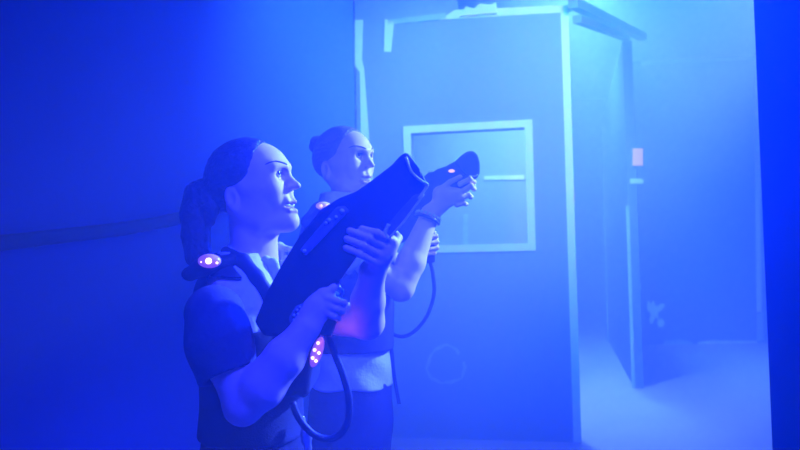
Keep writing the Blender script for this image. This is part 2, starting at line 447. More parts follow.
# ------------------------------------------------------------------ people
def P3(v): return np.array(v, float)
class Pose:
    """places the drawn head profile: (x, y) in profile units, w sideways (+ = her left)"""
    def __init__(s, origin, fwd, up, lat, scale, o=(250, 180)):
        s.o = o; s.C = P3(origin); s.f = P3(fwd); s.u = P3(up); s.l = P3(lat); s.s = scale
        s.R = np.stack([s.f, s.u, s.l], 1)
    def __call__(s, x, y, w=0):
        return s.C + s.s*((x-s.o[0])*s.f - (y-s.o[1])*s.u + w*s.l)
    def tilt(s, deg):
        a = math.radians(deg); f = s.f*math.cos(a)+s.u*math.sin(a); u = s.u*math.cos(a)-s.f*math.sin(a)
        return np.stack([f, u, s.l], 1)
    def xyw(s, P):
        q = (P-s.C)/s.s
        return q@s.f+s.o[0], s.o[1]-q@s.u, q@s.l
def poly_sd(X, Y, pts):
    pts = np.array(pts, float); d = np.full(len(X), 1e18); ins = np.zeros(len(X), bool)
    n = len(pts)
    for i in range(n):
        ax, ay = pts[i]; bx, by = pts[i-1]
        ex, ey = bx-ax, by-ay; wx, wy = X-ax, Y-ay
        t = np.clip((wx*ex+wy*ey)/(ex*ex+ey*ey), 0, 1)
        d = np.minimum(d, (wx-ex*t)**2+(wy-ey*t)**2)
        c = ((ay > Y) != (by > Y)) & (X < (bx-ax)*(Y-ay)/(by-ay+1e-12)+ax)
        ins ^= c
    d = np.sqrt(d); return np.where(ins, -d, d)
def add_head(B, T):
    s = T.s
    def E(x, y, w, r, k=4, op='u', tilt=10): B.ell(T(x, y, w), [q*s for q in r], T.tilt(tilt), k*s, op)
    def Cp(a, b, ra, rb=None, k=3, op='u'): B.cap(T(*a), T(*b), ra*s, (ra if rb is None else rb)*s, k*s, op)
    E(247.5, 174.5, 0, (40.5, 33, 30.5), 1, tilt=8)               # cranium
    E(268, 176, 0, (21.5, 26, 25.5), 10, tilt=12)                 # forehead and temples
    E(268, 198, 0, (20.5, 24, 23.5), 8, tilt=10)                  # mid face
    E(281.5, 206, 0, (14, 14.5, 14.5), 9)                         # muzzle
    for w in (-1, 1):
        Cp((243, 208, 19.5*w), (268, 222, 13.5*w), 8, 7.5, 10)    # jaw
        Cp((268, 222, 13.5*w), (290, 221.5, 4*w), 7.5, 7.5, 10)
        Cp((256, 190, 23*w), (277, 187.5, 17*w), 7, 7.5, 10)      # cheekbone
        E(262, 204, 15*w, (18, 17, 10.5), 9)                      # cheek
        E(281, 192.5, 14*w, (7, 8, 7.5), 8)                       # smiling cheek
    E(292.6, 221.3, 0, (7.6, 7.2, 8.5), 6)                        # chin
    Cp((262, 213, 0), (282, 221, 0), 14, 8, 10)                   # floor of the mouth
    for w in (-1, 1):
        Cp((288, 168.3, 4*w), (281.5, 168, 16*w), 3, 3, 7)        # brow
        E(290.5, 175.6, 11*w, (7.6, 5.2, 7.6), 4, 's')              # socket
    Cp((288.4, 174.5, 0), (299.4, 185.4, 0), 2.6, 2.6, 5)         # nose
    E(300.2, 186.5, 0, (3.2, 2.5, 3.4), 3)
    Cp((290, 182, 0), (296, 187.4, 0), 4, 2.6, 4)
    for w in (-1, 1):
        E(294.3, 187.9, 4.2*w, (3.8, 2.5, 2.5), 2.5)
        E(296.4, 190.0, 2.4*w, (2, 1.2, 1.2), 1, 's')
        Cp((286.4, 171.9, 6*w), (284.6, 171.4, 11*w), 1.4, 1.5, 2)   # upper lid
        Cp((284.6, 171.4, 11*w), (279.5, 174, 17.5*w), 1.5, 1.2, 2)
        Cp((285.4, 178.0, 6.5*w), (284, 178.7, 11*w), 1.2, 1.4, 2.5)  # lower lid
        Cp((284, 178.7, 11*w), (279, 176.7, 17.5*w), 1.4, 1.2, 2.5)
    # lips, parted in a smile
    def lips():
        E(296, 206.2, 0, (8.5, 3.5, 12), 1.2, 's', tilt=5)
        for w in (-1, 1):
            Cp((296.8, 201.8, 0), (293, 202.0, 8*w), 2.2, 1.9, 1.5)
            Cp((292.9, 202.2, 8*w), (284.2, 204.4, 14.5*w), 1.9, .9, 1.5)
            Cp((297.4, 211.2, 0), (294, 210.3, 7.5*w), 2.6, 2.3, 1.5)
            Cp((294, 210.3, 7.5*w), (283.8, 205.2, 14.8*w), 2.3, .9, 1.5)
    Cp((290.5, 193.5, 0), (294.2, 199.5, 0), 3.2, 3, 4)           # philtrum
    Cp((287.5, 194, 7), (291.5, 200, 8), 3.2, 2.6, 4); Cp((287.5, 194, -7), (291.5, 200, -8), 3.2, 2.6, 4)
    Cp((294.6, 213.2, 0), (294, 219, 0), 3.6, 5, 4)
    for w in (-1, 1):                                             # laugh line and cheek corner
        E(281.5, 200, 14.5*w, (6, 6.5, 5.5), 5)
        Cp((284.5, 198, 12.8*w), (281.2, 206.5, 15.6*w), 1.0, 1.2, 2.5, 's')
    lips()
    for w in (-1, 1):                                              # ears
        B.ell(T(244, 199, 28.5*w), [7*s, 11.5*s, 3.2*s], T.tilt(14), 2.5*s)
        B.ell(T(245, 198, 32*w), [4*s, 7.5*s, 2.6*s], T.tilt(14), 2*s, 's')
        B.ell(T(246, 208.5, 28*w), [3.6*s, 4.4*s, 2.6*s], T.tilt(14), 2*s)
def seat(B, p, off):
    p = P3(p).copy()
    for _ in range(6):
        q = np.stack([p, p+(1e-4,0,0), p+(0,1e-4,0), p+(0,0,1e-4)]); d = B(q); g = (d[1:]-d[0])/1e-4
        p = p - g*(d[0]-off)/max(g@g, .1)
    return p
def lip_faces(ob, T):
    me = ob.data; me.materials.append(MT['lip']); n = len(me.polygons)
    c = np.zeros(n*3); me.polygons.foreach_get('center', c); x, y, w = T.xyw(c.reshape(-1, 3) + P3(ob.parent.location))
    L = Field()
    for sg in (-1, 1):
        L.chain([(297.2,201.9,0), (293.2,202.2,8*sg), (284.2,204.4,14.5*sg)], [2.3,2.0,.8], .1); L.chain([(297.8,211.2,0), (294.2,210.3,7.5*sg), (284.2,205.4,14.5*sg)], [2.5,2.2,.8], .1)
    d = np.full(n, 9.); near = (x > 278) & (y > 194) & (y < 218)
    d[near] = L(np.stack([x, y, w], 1)[near])
    me.polygons.foreach_set('material_index', (d < .25).astype(np.int32)); me.update()
def face_parts(T, root, B, ob):
    s = T.s; lip_faces(ob, T)
    for w in (-1, 1):
        bm = bmesh.new(); bmesh.ops.create_uvsphere(bm, u_segments=20, v_segments=12, radius=5.6*s)
        bmesh.ops.translate(bm, verts=bm.verts, vec=Vector(T(281.6, 175.5, 11.4*w)))
        e_ = from_bm('eye', bm, MT['eyewhite'], root, True)
        bm = bmesh.new(); bmesh.ops.create_uvsphere(bm, u_segments=16, v_segments=10, radius=3.3*s)
        bmesh.ops.translate(bm, verts=bm.verts, vec=Vector(T(284.2, 174.7, 12.2*w)))
        from_bm('iris', bm, MT['iris'], e_, True)
        bm = bmesh.new()
        bm_tube(bm, [Vector(seat(B, T(*q), .15*s)) for q in ((290.6,166.4,5.5*w), (289.6,165.2,8*w), (287.2,164.3,12*w), (283.8,164.2,16*w), (279.5,165.6,20*w), (276,167.4,22.5*w))], [.6*s, .85*s, .85*s, .75*s, .6*s, .3*s], 8)
        from_bm('eyebrow', bm, MT['brow'], root, True)
        bm = bmesh.new()
        bm_tube(bm, [T(287.2, 173.2, 6.5*w), T(286.6, 172.9, 11*w), T(283.6, 173.7, 15.5*w), T(279.2, 175.6, 18.6*w)], [.5*s, .9*s, .9*s, .5*s], 6)
        from_bm('eyelashes', bm, MT['hair'], root, True)
    t = Field()
    t.ell(T(290.2, 205.2, 0), [5.4*s, 3.2*s, 11*s], T.tilt(6), s)
    surface('teeth', t, .0012, MT['teeth'], root)
def finger(B, pts, r0, r1=None, k=.004):
    n = len(pts); r1 = r0*.8 if r1 is None else r1
    B.chain(pts, [r0+(r1-r0)*i/(n-1) for i in range(n)], k)
def loft(T, rows, off=0):
    """torso: rows of (y, x_back, x_front, half_width_m); elliptical sections, blended"""
    r_ = np.array(rows, float)
    yy = r_[:, 0]; f = np.linspace(yy[0], yy[-1], 200)
    def sm(v):
        g = np.interp(f, yy, v); 
        for _ in range(3): g = np.convolve(np.pad(g, 6, mode='edge'), np.ones(13)/13, 'valid')
        return g
    xb, xf, hw = sm(r_[:, 1]), sm(r_[:, 2]), sm(r_[:, 3])
    def fn(P):
        x, y, w = T.xyw(P); w = w*T.s
        cx = (np.interp(y, f, xb)+np.interp(y, f, xf))/2; rx = (np.interp(y, f, xf)-np.interp(y, f, xb))/2*T.s + off; rw = np.interp(y, f, hw)+off
        q = np.power(np.abs((x-cx)*T.s/rx)**2.3 + np.abs(w/rw)**2.3, 1/2.3)
        d = (q-1)*np.minimum(rx, rw)
        e = np.maximum((yy[0]-y)*T.s-off, (y-yy[-1])*T.s-off)
        return np.maximum(d, e)*.85
    pts = [T(x, y, w/T.s) for y, a, b, h in rows for x in (a, b) for w in (-h, h)]
    return fn, (pts, .06)
MT.update(
    skin=mat('skin', (.72,.47,.43), .55, .3, noise=(.68,.43,.39), nscale=30),
    brow=mat('brow_hair', (.10,.065,.05), .8, .1),
    lip=mat('lip', (.52,.27,.28), .4, .4),
    hair=mat('dark_hair', (.022,.016,.016), .5, .35, bump=.5, bscale=140),
    hair2=mat('brown_hair', (.17,.13,.13), .5, .35, bump=.5, bscale=140),
    eyewhite=mat('eye_white', (.8,.78,.78), .2, .5), iris=mat('iris', (.03,.02,.02), .15, .5),
    teeth=mat('teeth', (.85,.83,.8), .3, .5),
    vest=mat('black_nylon', (.016,.016,.02), .75, .2, bump=.25, bscale=300),
    shirt=mat('pale_grey_cotton', (.52,.53,.58), .75, .25, bump=.2, bscale=90),
    sleeve=mat('navy_cotton', (.05,.05,.08), .9, .1, bump=.2, bscale=90),
    trousers=mat('black_trousers', (.018,.018,.024), .85, .15, bump=.2, bscale=80),
    shoe=mat('shoe_leather', (.03,.03,.03), .5, .4),
    webbing=mat('black_webbing', (.02,.02,.025), .6, .3),
    buckle=mat('shiny_buckle', (.6,.62,.65), .25, .6, metal=.7, noise=(.25,.26,.3), nscale=60),
    led=mat('vest_led', (1,.8,.85), .4, .4, emit=(.75,.6,1), estr=3),
    ledpod=mat('vest_light_lens', (.5,.3,.6), .35, .5, emit=(.6,.2,.8), estr=.3),
    led2=mat('small_led', (1,.85,.88), .4, .4, emit=(1,.5,.75), estr=1.1),
    ledpod2=mat('small_light_lens', (.85,.7,.75), .35, .5, emit=(.8,.4,.9), estr=.3),
    gun=mat('black_gun_plastic', (.014,.014,.018), .5, .35, noise=(.02,.02,.025), nscale=10),
    gunedge=mat('pale_grey_edge', (.6,.62,.68), .5, .4),  # pale grey for the gun edge lines, trigger and sight
    gunrail=mat('grey_rail', (.10,.11,.14), .5, .4, noise=(.16,.17,.2), nscale=25),
    stud=mat('pale_stud', (.55,.6,.65), .35, .5),
    bracelet=mat('dark_beads', (.03,.03,.04), .3, .5), beadlight=mat('pale_beads', (.6,.65,.7), .3, .5),
)
def folds(amp, sc, seed=0):
    r = np.random.RandomState(seed); D = r.normal(size=(5, 3)); D /= np.linalg.norm(D, axis=1)[:, None]; ph = r.uniform(0, 6, 5)
    def f(P):
        v = 0
        for i in range(5): v = v + np.sin(P@D[i]*sc*(.6+.3*i)+ph[i])/(1+.4*i)
        return amp*v
    return f
def legs_field(T, B, hips, r, floor_pts, k=.03):
    for (hp, kn, an) in floor_pts: B.chain([hp, kn, an], r, k)
def shoe(root, an, fwd):
    f = Field(); an = P3(an); fwd = P3(fwd); fwd[2] = 0; fwd /= np.linalg.norm(fwd); lat = np.cross(fwd, (0,0,1))
    R = np.stack([fwd, lat, np.array((0,0,1.))], 1)
    c = an.copy(); c[2] = .045
    f.ell(c+fwd*.015, (.075,.042,.05), R, .02); f.ell(c+fwd*.12-np.array((0,0,.012)), (.09,.045,.036), R, .03)
    f.cap(c, [an[0], an[1], .11], .042, .045, .02)
    f.plane((0,0,.002), (0,0,-1), .006)
    return surface('shoe', f, .004, MT['shoe'], root)

def turned(T0, origin, yaw, scale, tilt=0):
    a = math.radians(yaw); f = T0.f*math.cos(a)-T0.l*math.sin(a); l = T0.l*math.cos(a)+T0.f*math.sin(a); u = T0.u
    b = math.radians(tilt); f, u = f*math.cos(b)+u*math.sin(b), u*math.cos(b)-f*math.sin(b)
    return Pose(origin, f, u, l, scale)
def hair_cap(T, m, root):
    s = T.s; H = Field()
    H.ell(T(245,173.5), [41*s,35.5*s,33*s], T.tilt(8), s); H.ell(T(228,188), [24*s,25*s,27*s], T.tilt(0), 10*s)
    def hl(P):
        x, y, w = T.xyw(P)
        xb = np.interp(y, [130,141,150,165,178,186,188,191,214,222], [267,267,266,265,261,254,242,239,236,222])
        return (x-xb+.006*np.maximum(0, 14-np.abs(w))**2*(y < 170)*0)*s*.7
    H.add(hl, 3*s, 'i'); H.add(lambda P: (T.xyw(P)[1]-214)*s, 6*s, 'i')
    H.bump(lambda P: .0006*np.sin(T.xyw(P)[1]*1.1+.35*T.xyw(P)[0]+.5*T.xyw(P)[2]))
    return surface('hair', H, .003, m, root)
# ------------------------------------------------------------------ the woman in front (right side to the lens, looking up to the right)
D1 = 1.95; S1 = D1/F
T1 = Pose(V(250,180,D1), rtv, upv, fw, S1)
def A(x, y, dd=0): return P3(V(x, y, D1+dd))
w1 = empty('person', Vector((T1(250, 300)[0], T1(250, 300)[1], 0)))
tag(w1, 'front woman with dark ponytail in profile, black vest with shoulder light, aiming a phaser', 'person')
rows = [(252,226,262,.07),(264,212,272,.11),(282,204,280,.145),(310,201,286,.158),(350,204,294,.152),(400,208,297,.142),(440,206,300,.152),(480,199,303,.178),(515,206,298,.172)]
fn0, bb0 = loft(T1, rows, -.022)
H1 = turned(T1, T1(250,180), 14, S1*1.01)
B = Field(); add_head(B, H1)
B.cap(T1(250,212), T1(253,262), 20.5*S1, 22*S1, 8*S1); B.cap(T1(262,220), T1(262,258), 13*S1, 15*S1, 10*S1)
B.add(fn0, .03, 'u', bb0)
# right arm (near), hand round the pistol grip
sh = A(216,316,-.175); el = A(243,406,-.235); wr = A(306,328,-.235)
B.chain([sh, A(228,360,-.21), el], [.05,.045,.042], .03)
B.chain([el, A(262,386,-.240), A(285,357,-.242), wr], [.042,.051,.044,.029], .012)
B.cap(wr, A(318,309,-.228), .028, .029, .015, sq=(P3(fw), 1.35))
B.cap(A(311,314,-.228), A(325,298,-.225), .027, .025, .015, sq=(P3(fw), 1.4))
for k_, (a, b, c, d) in enumerate([((327,298),(337,301),(344,303),.0093),((327,305),(336,309),(342,311),.0093),((324,312),(333,316),(338,318),.0086)]):
    finger(B, [A(*a,-.236), A(*b,-.232), A(*c,-.208), A(c[0]-3,c[1]+1,-.168)], d)
finger(B, [A(324,295,-.232), A(333,288,-.228), A(338,281,-.215)], .0093)
finger(B, [A(314,302,-.212), A(320,292,-.175), A(330,288,-.15)], .0105)
# left arm (far), hand under the fore grip with the fingers up the near face
sl = A(272,300,.125); e2 = A(367,322,-.095)
w2_ = A(373,271,-.185)
B.chain([sl, A(320,316,.02), e2], [.05,.045,.040], .03)
B.chain([e2, A(368,300,-.135), w2_], [.041,.039,.028], .012)
B.cap(w2_, A(384,252,-.208), .028, .026, .015)
B.cap(A(378,260,-.212), A(391,243,-.214), .020, .018, .015)
for a, b, c, r in [((392,241),(377,233),(362,229),.0096),((388,248),(369,238),(350,231),.0100),((383,256),(364,246),(347,239),.0098),((377,263),(360,254),(346,248),.0090)]:
    finger(B, [A(*a,-.224), A(*b,-.245), A(*c,-.238)], r, r*.85)
finger(B, [A(392,250,-.20), A(398,238,-.15), A(390,228,-.12)], .0115)
# legs
fx = T1(252,500)
hipR, hipL = T1(250,500,-.088/S1), T1(252,500,.088/S1)
def down(p, dx, z): q = P3(p).copy(); q[0] += dx; q[2] = z; return q
legs1 = [(hipR, down(hipR,.06,.42), down(hipR,-.04,.09)), (hipL, down(hipL,.10,.42), down(hipL,.06,.09))]
legs_field(T1, B, None, [.075,.05,.038], legs1)
body1 = surface('body', B, .003, MT['skin'], w1)
face_parts(H1, w1, B, body1)
# hair: cap drawn back, ponytail
s = S1
hair1 = hair_cap(H1, MT['hair'], w1)
H = Field()
H.chain([T1(211,184,0), T1(199,196,0), T1(196,214,-2), T1(197,236,-4), T1(200,256,-6), T1(204,276,-8)], [9*s,13.5*s,14*s,13*s,11*s,5*s], 8*s)
H.chain([T1(212,190,-6), T1(213,206,-8), T1(214,222,-8)], [10*s,8*s,3*s], 8*s)
H.bump(lambda P: .0014*np.sin(T1.xyw(P)[0]*.9+T1.xyw(P)[2]*.8)*np.sin(T1.xyw(P)[1]*.03))
surface('ponytail', H, .003, MT['hair'], hair1)
# shirt
fs, bbs = loft(T1, rows, 0)
Sf = Field(); Sf.add(fs, .01, 'u', bbs); Sf.bump(folds(.0016, 45, 3))
Sf.cap(T1(262,262), T1(226,250), 12*s, 12*s, .01, 's') if False else None
Sf.add(lambda P: -(np.sqrt(((P-T1(256,240))@T1.f/(23*s))**2 + ((P-T1(256,240))@T1.l/(23*s))**2)-1)*20*s, .006, 'i') if False else None
Sf.plane(T1(250,446), -T1.u, .01)
shirt1 = surface('shirt', Sf, .004, MT['shirt'], w1)
# collar: ring round the neck, standing open at the throat
Cf = Field()
Cf.chain([T1(231,246,0), T1(236,252,-19), T1(256,257,-23), T1(272,263,-14), T1(280,270,-5)], [3*s,3.2*s,3.2*s,3.2*s,2.5*s], 3*s)
Cf.chain([T1(231,246,0), T1(236,250,19), T1(256,252,23), T1(272,254,16), T1(281,261,5)], [3*s,3.2*s,3.2*s,3.2*s,2.5*s], 3*s)
for sg in (-1, 1):
    q = [T1(268,258,-16*sg), T1(277,247,-14*sg) if sg < 0 else T1(276,262,-15), T1(291,250,-10*sg) if sg < 0 else T1(288,284,-14), T1(286,268,-6*sg) if sg < 0 else T1(276,280,-14)]
    Cf.chain([q[0], q[1], q[2]], [3*s,4*s,2.2*s], 3*s); Cf.chain([q[0], q[3], q[2]], [3*s,4*s,2.2*s], 3*s); Cf.cap(q[1], q[3], 4*s, 4*s, 3*s)
surface('collar', Cf, .003, MT['shirt'], shirt1)
# sleeves
for nm in (0, 1):
    Q = Field()
    if nm == 0:
        Q.chain([A(214,314,-.175), A(220,345,-.197), A(231,383,-.218)], [.066,.072,.068], .03); pl, nn = A(231,376,-.21), P3(el)-P3(sh)
    else:
        Q.chain([A(266,298,.12), A(300,309,.06), A(322,316,.02)], [.064,.062,.060], .03); pl, nn = A(312,313,.035), P3(e2)-P3(sl)
    Q.bump(folds(.0018, 38, 5+nm)); Q.plane(pl, nn, .006)
    inner = Field(); 
    if nm == 0: inner.cap(A(226,352,-.20), A(238,400,-.228), .055, .060)
    else: inner.cap(A(298,309,.06), A(335,319,-.02), .052, .054)
    Q.field(inner, 's')
    surface('sleeve', Q, .004, MT['sleeve'], shirt1)
# vest
fv, bbv = loft(T1, rows, .013)
Vf = Field(); Vf.add(fv, .01, 'u', bbv); Vf.bump(folds(.001, 30, 9))
Vf.plane(T1(250,432), -T1.u, .008); Vf.add(lambda P: (T1.xyw(P)[1]*-1+np.interp(T1.xyw(P)[0], [195,226,236,262,285,300], [252,252,256,283,292,300]))*s, .006, 'i')
pan = [T1.xyw(A(px_, py_, -.13)[None])[:2] for px_, py_ in ((206,276),(249,279.5),(263,291),(275,301),(268,330),(240,332),(215,300))]
pan = [(float(a[0]), float(b[0])) for a, b in pan]
def notch(P):
    x, y, w = T1.xyw(P)
    d = poly_sd(x, y, pan)*s
    return np.maximum(d, (w*s+.03))                 # right side only
Vf.add(notch, .004, 's')
Vf.cap(T1(222,330,-.30/s), T1(222,330,-.13/s), .075, .075, .01, 's'); Vf.cap(T1(240,318,.30/s), T1(240,318,.13/s), .075, .075, .01, 's')
core, _ = loft(T1, rows, .004)
Vf.add(core, .003, 's')
vest1 = surface('vest', Vf, .004, MT['vest'], w1)
# neck band of the vest and shoulder pad
bt = Field()
bt.chain([A(226,252,-.065), A(243,262,-.10), A(256,277,-.115), A(270,297,-.112), A(278,318,-.105)], [5.5*s,7.5*s,7*s,6.5*s,6*s], 4*s, sq=(P3(T1.l), 1.5))
surface('neck_band', bt, .003, MT['webbing'], vest1)
bt = Field()
bt.chain([A(190,274,-.115), A(205,266,-.125), A(230,261,-.10)], [8*s,10*s,8*s], 6*s, sq=(P3(T1.u), 1.2))
surface('shoulder_pad', bt, .003, MT['vest'], vest1)
pod = Field(); pod.ell(A(209.5,261,-.165), [10.5*s,6.5*s,.020], T1.R, .003); pl_ = surface('shoulder_light', pod, .002, MT['ledpod'], vest1); pl_['label'] = 'glowing pinkish shoulder light'
for (x, y, r) in ((208.5,261,2.9),(217,263,1.1),(201.5,262,1.0)):
    bm = bmesh.new(); bmesh.ops.create_uvsphere(bm, u_segments=14, v_segments=8, radius=r*s); bmesh.ops.translate(bm, verts=bm.verts, vec=Vector(A(x,y,-.186 if r > 2 else -.180)))
    from_bm('bulb', bm, MT['led'], pl_, True)
# front pack with its light strip
pk = Field(); pk.box(T1(300,355,0), (.045,.085,.115), T1.tilt(-6), .02); pk.bump(folds(.001, 40, 2))
surface('front_pack', pk, .004, MT['vest'], vest1)
pod = Field(); pod.ell(A(317,352,-.125), [5.4*s,15*s,.014], T1.tilt(-18), .003); pl_ = surface('side_light', pod, .002, MT['ledpod'], vest1); pl_['label'] = 'upright strip of pink lights on the front pack'
for (x, y) in ((318,343),(314.5,350),(312.5,358),(319,353),(316,361)):
    bm = bmesh.new(); bmesh.ops.create_uvsphere(bm, u_segments=12, v_segments=8, radius=1.5*s); bmesh.ops.translate(bm, verts=bm.verts, vec=Vector(A(x,y,-.140)))
    from_bm('bulb', bm, MT['led'], pl_, True)
# belt end buckle
bk = Field(); bk.chain([A(301,420,-.10), A(305,432,-.105), A(308,452,-.10)], [3.2*s,4.8*s,4.2*s], 2*s, sq=(P3(T1.l), 1.4)); bk.bump(folds(.0022, 170, 4))
o = surface('buckle', bk, .002, MT['buckle'], vest1); o['label'] = 'crumpled shiny buckle strap'
# trousers and shoes
ft, bbt = loft(T1, rows, .006)
Tf = Field(); Tf.add(ft, .02, 'u', bbt); legs_field(T1, Tf, None, [.092,.072,.062], [(a, b, down(c,0,.10)) for a, b, c in legs1], .04)
Tf.plane(T1(250,428), T1.u, .006); Tf.plane((0,0,.075), (0,0,-1), .004); Tf.bump(folds(.0018, 30, 6))
surface('trousers', Tf, .005, MT['trousers'], w1)
for l_ in legs1: shoe(w1, l_[2], rtv)
# ------------------------------------------------------------------ phasers
def plate(name, pts, on, w0, w1, material, parent, bevel=.004):
    """side outline pts (read at the gun's own distance) given thickness from w0 to w1 across the gun"""
    mid = (w0+w1)/2
    a = [Vector(on(x, y, mid)) for x, y in pts]
    return prism(name, [p + fw*(w0-mid) for p in a], fw*(w1-w0), material, parent, bevel)
def AG(x, y, w=0): return A(x, y, w-.142)
g1 = empty('phaser_gun', Vector(AG(330,260,-.03)))
tag(g1, 'large black phaser held by the front woman, muzzle raised in front of the window', 'toy gun')
outl = [(257,320),(270,290),(286,261),(303,234),(320,211),(341,198),(372,187.5),(390,168),(402,155),(408,153.5),(419,170),(427,184),(419,199),(404,219),(388,239),(376,236),(362,250),(349,268),(338,284),(322,301),(306,322),(288,336),(266,334)]
plate('housing', outl, AG, -.088, -.010, MT['gun'], g1, .010)
# muzzle hood: flared square collar with a bore
def mz(u, v, w):   # u along the barrel, v across (down right), from the muzzle centre
    c = Vector(AG(415,171,-.045)); du = (Vector(AG(440,146,-.045))-Vector(AG(415,171,-.045))).normalized(); dv = (Vector(AG(429,185,-.045))-Vector(AG(410,153,-.045))).normalized()
    return c + du*u + dv*v + fw*w
bm = bmesh.new(); n = 28
rings = []
for (u, sx, sw) in ((-.030,.046,.044),(-.004,.048,.047),(.004,.046,.045),(.004,.037,.036),(-.06,.030,.030)):
    rr = []
    for k in range(n):
        a = 2*math.pi*k/n; c_, s_ = math.cos(a), math.sin(a); q = (abs(c_)**5+abs(s_)**5)**(-1/5)
        rr.append(bm.verts.new(mz(u, sx*c_*q*.82, sw*s_*q)))
    rings.append(rr)
for i in range(len(rings)-1):
    for k in range(n): bm.faces.new((rings[i][k], rings[i][(k+1)%n], rings[i+1][(k+1)%n], rings[i+1][k]))
bm.faces.new(rings[-1]); bm.faces.new(list(reversed(rings[0])))
from_bm('muzzle_hood', bm, MT['gun'], g1)
def line(name, pts, w, r, m, par, on=AG): return tube(name, [Vector(on(x, y, w)) for x, y in pts], r, m, par, 5, 8)
o = line('muzzle_rim', [(406,157),(411,171),(420,180),(428,184.5)], -.094, .0032, MT['gunedge'], g1); o['label'] = 'pale rim of the muzzle'
line('muzzle_rim', [(428,184.5),(424,191),(418,199)], -.092, .0032, MT['gunedge'], g1)
# lower guard fin with a pale outline
plate('guard', [(424,193),(406,220),(390,239),(384,238),(384,229),(400,210),(414,195)], AG, -.094, -.066, MT['gunrail'], g1, .003)
o = line('guard_edge', [(424,194),(415,206),(404,221),(388.5,239)], -.097, .0024, MT['gunedge'], g1); o['label'] = 'thin pale edge of the lower guard'
line('guard_edge', [(388.5,239.5),(385,233),(389,224)], -.097, .0045, MT['gunedge'], g1)
rl = plate('side_rail', [(300,250),(306,256),(328,233),(349,211),(345,206),(337,207)], AG, -.100, -.080, MT['gunrail'], g1, .004)
for x, y, r in ((304.5,251,.0045),(329,220,.005),(336,217,.004),(342,211,.0055),(326,223,.004)):
    bm = bmesh.new(); bmesh.ops.create_uvsphere(bm, u_segments=12, v_segments=8, radius=r); bmesh.ops.translate(bm, verts=bm.verts, vec=Vector(AG(x,y,-.101)))
    from_bm('stud', bm, MT['stud'], rl, True)
gr = plate('speaker_grille', [(289,318),(296,306),(304,303),(305,312),(298,322),(291,325)], AG, -.097, -.082, MT['gunrail'], g1, .003)
for x, y in ((297,310),(300,307),(298,314),(294,315),(294,320)):
    bm = bmesh.new(); bmesh.ops.create_uvsphere(bm, u_segments=10, v_segments=6, radius=.003); bmesh.ops.translate(bm, verts=bm.verts, vec=Vector(AG(x,y,-.098)))
    from_bm('grille_dot', bm, MT['stud'], gr, True)
o = plate('light_bar', [(286,333),(288,335),(298,324.5),(296.5,322)], AG, -.102, -.086, MT['stud'], g1, .002); o['label'] = 'small pale bar'
plate('grip', [(322,296),(334,290),(341,296),(338,318),(332,336),(320,334)], AG, -.062, -.012, MT['gun'], g1, .008)
tg_ = line('trigger', [(338,286),(342,291),(341,296)], -.037, .004, MT['gunedge'], g1)
# cable from the grip, looping low in front of both women
line('cable', [(327,334),(334,352),(343,375),(349,400),(347,425),(334,438),(316,436),(300,420),(292,402)], -.037, .0085, MT['rubber'], g1)
# ------------------------------------------------------------------ the woman behind (hair in a bun, turned a little to the lens)
D2 = 2.65; S2 = D2/F; s = S2
T2 = Pose(V(345,250,D2), rtv, upv, fw, S2, (345,250))
def A2_(x, y, dd=0): return P3(V(x, y, D2+dd))
H2 = turned(T2, A2_(344,157), 36, .735*S2, -8)
p2 = T2(350,400); w2 = empty('person', Vector((p2[0], p2[1], 0)))
tag(w2, 'rear woman with hair in a bun, pale shirt and dark trousers, behind the larger phaser', 'person')
rows2 = [(196,326,354,.06),(208,318,366,.11),(226,308,378,.165),(255,304,386,.175),(300,306,388,.165),(345,312,387,.145),(385,312,390,.155),(425,308,393,.178),(465,312,390,.17)]
fn, bb = loft(T2, rows2, -.022)
B = Field(); add_head(B, H2)
B.cap(A2_(345,180), A2_(344,212), 12.5*s, 14.5*s, 8*s); B.add(fn, .03, 'u', bb)
# near arm reaching up to the front of the phaser
sh2 = A2_(334,236,-.175); el2 = A2_(401,288,-.12); wr2 = A2_(430,214,-.06)
B.chain([sh2, A2_(366,262,-.155), el2], [.05,.047,.042], .03)
B.chain([el2, A2_(411,262,-.10), wr2], [.043,.047,.029], .012)
B.cap(wr2, A2_(446,199,-.055), .029, .030, .015, sq=(P3(fw), 1.35)); B.cap(A2_(441,194,-.055), A2_(456,196,-.055), .029, .028, .015, sq=(P3(fw), 1.4))
for a, b, c, r in [((460,184),(470,179),(474,182),.0095),((463,191),(471,186),(474,189),.0098),((462,198),(469,195),(471,197),.0095),((457,205),(464,203),(466,204),.0088)]:
    finger(B, [A2_(*a,-.062), A2_(*b,-.052), A2_(*c,-.02), A2_(c[0]-4,c[1]-2,.01)], r)
finger(B, [A2_(440,190,-.062), A2_(450,182,-.058), A2_(460,177,-.052)], .0105)
# far arm, hand on the grip
shl = A2_(366,236,.165); e3 = A2_(402,276,.12); w3 = A2_(419,252,.045)
B.chain([shl, e3], [.05,.042], .03); B.chain([e3, w3], [.042,.029], .012)
B.cap(w3, A2_(424,242,.03), .028, .026, .015)
for a, b, c in [((425,236),(434,233),(436,236)),((427,241),(436,239),(437,242)),((427,247),(436,245),(437,248)),((426,252),(433,251),(434,253))]:
    finger(B, [A2_(*a,.03), A2_(*b,.02), A2_(*c,-.01), A2_(c[0]-7,c[1]+1,-.025)], .009)
finger(B, [A2_(420,243,.01), A2_(424,236,-.015), A2_(430,232,-.02)], .0105)
hr2, hl2 = T2(350,440,-.088/s), T2(352,440,.088/s)
legs2 = [(hr2, down(hr2,.05,.46), down(hr2,-.05,.09)), (hl2, down(hl2,.07,.46), down(hl2,.06,.09))]
legs_field(T2, B, None, [.075,.05,.038], legs2)
body2 = surface('body', B, .003, MT['skin'], w2)
face_parts(H2, w2, B, body2)
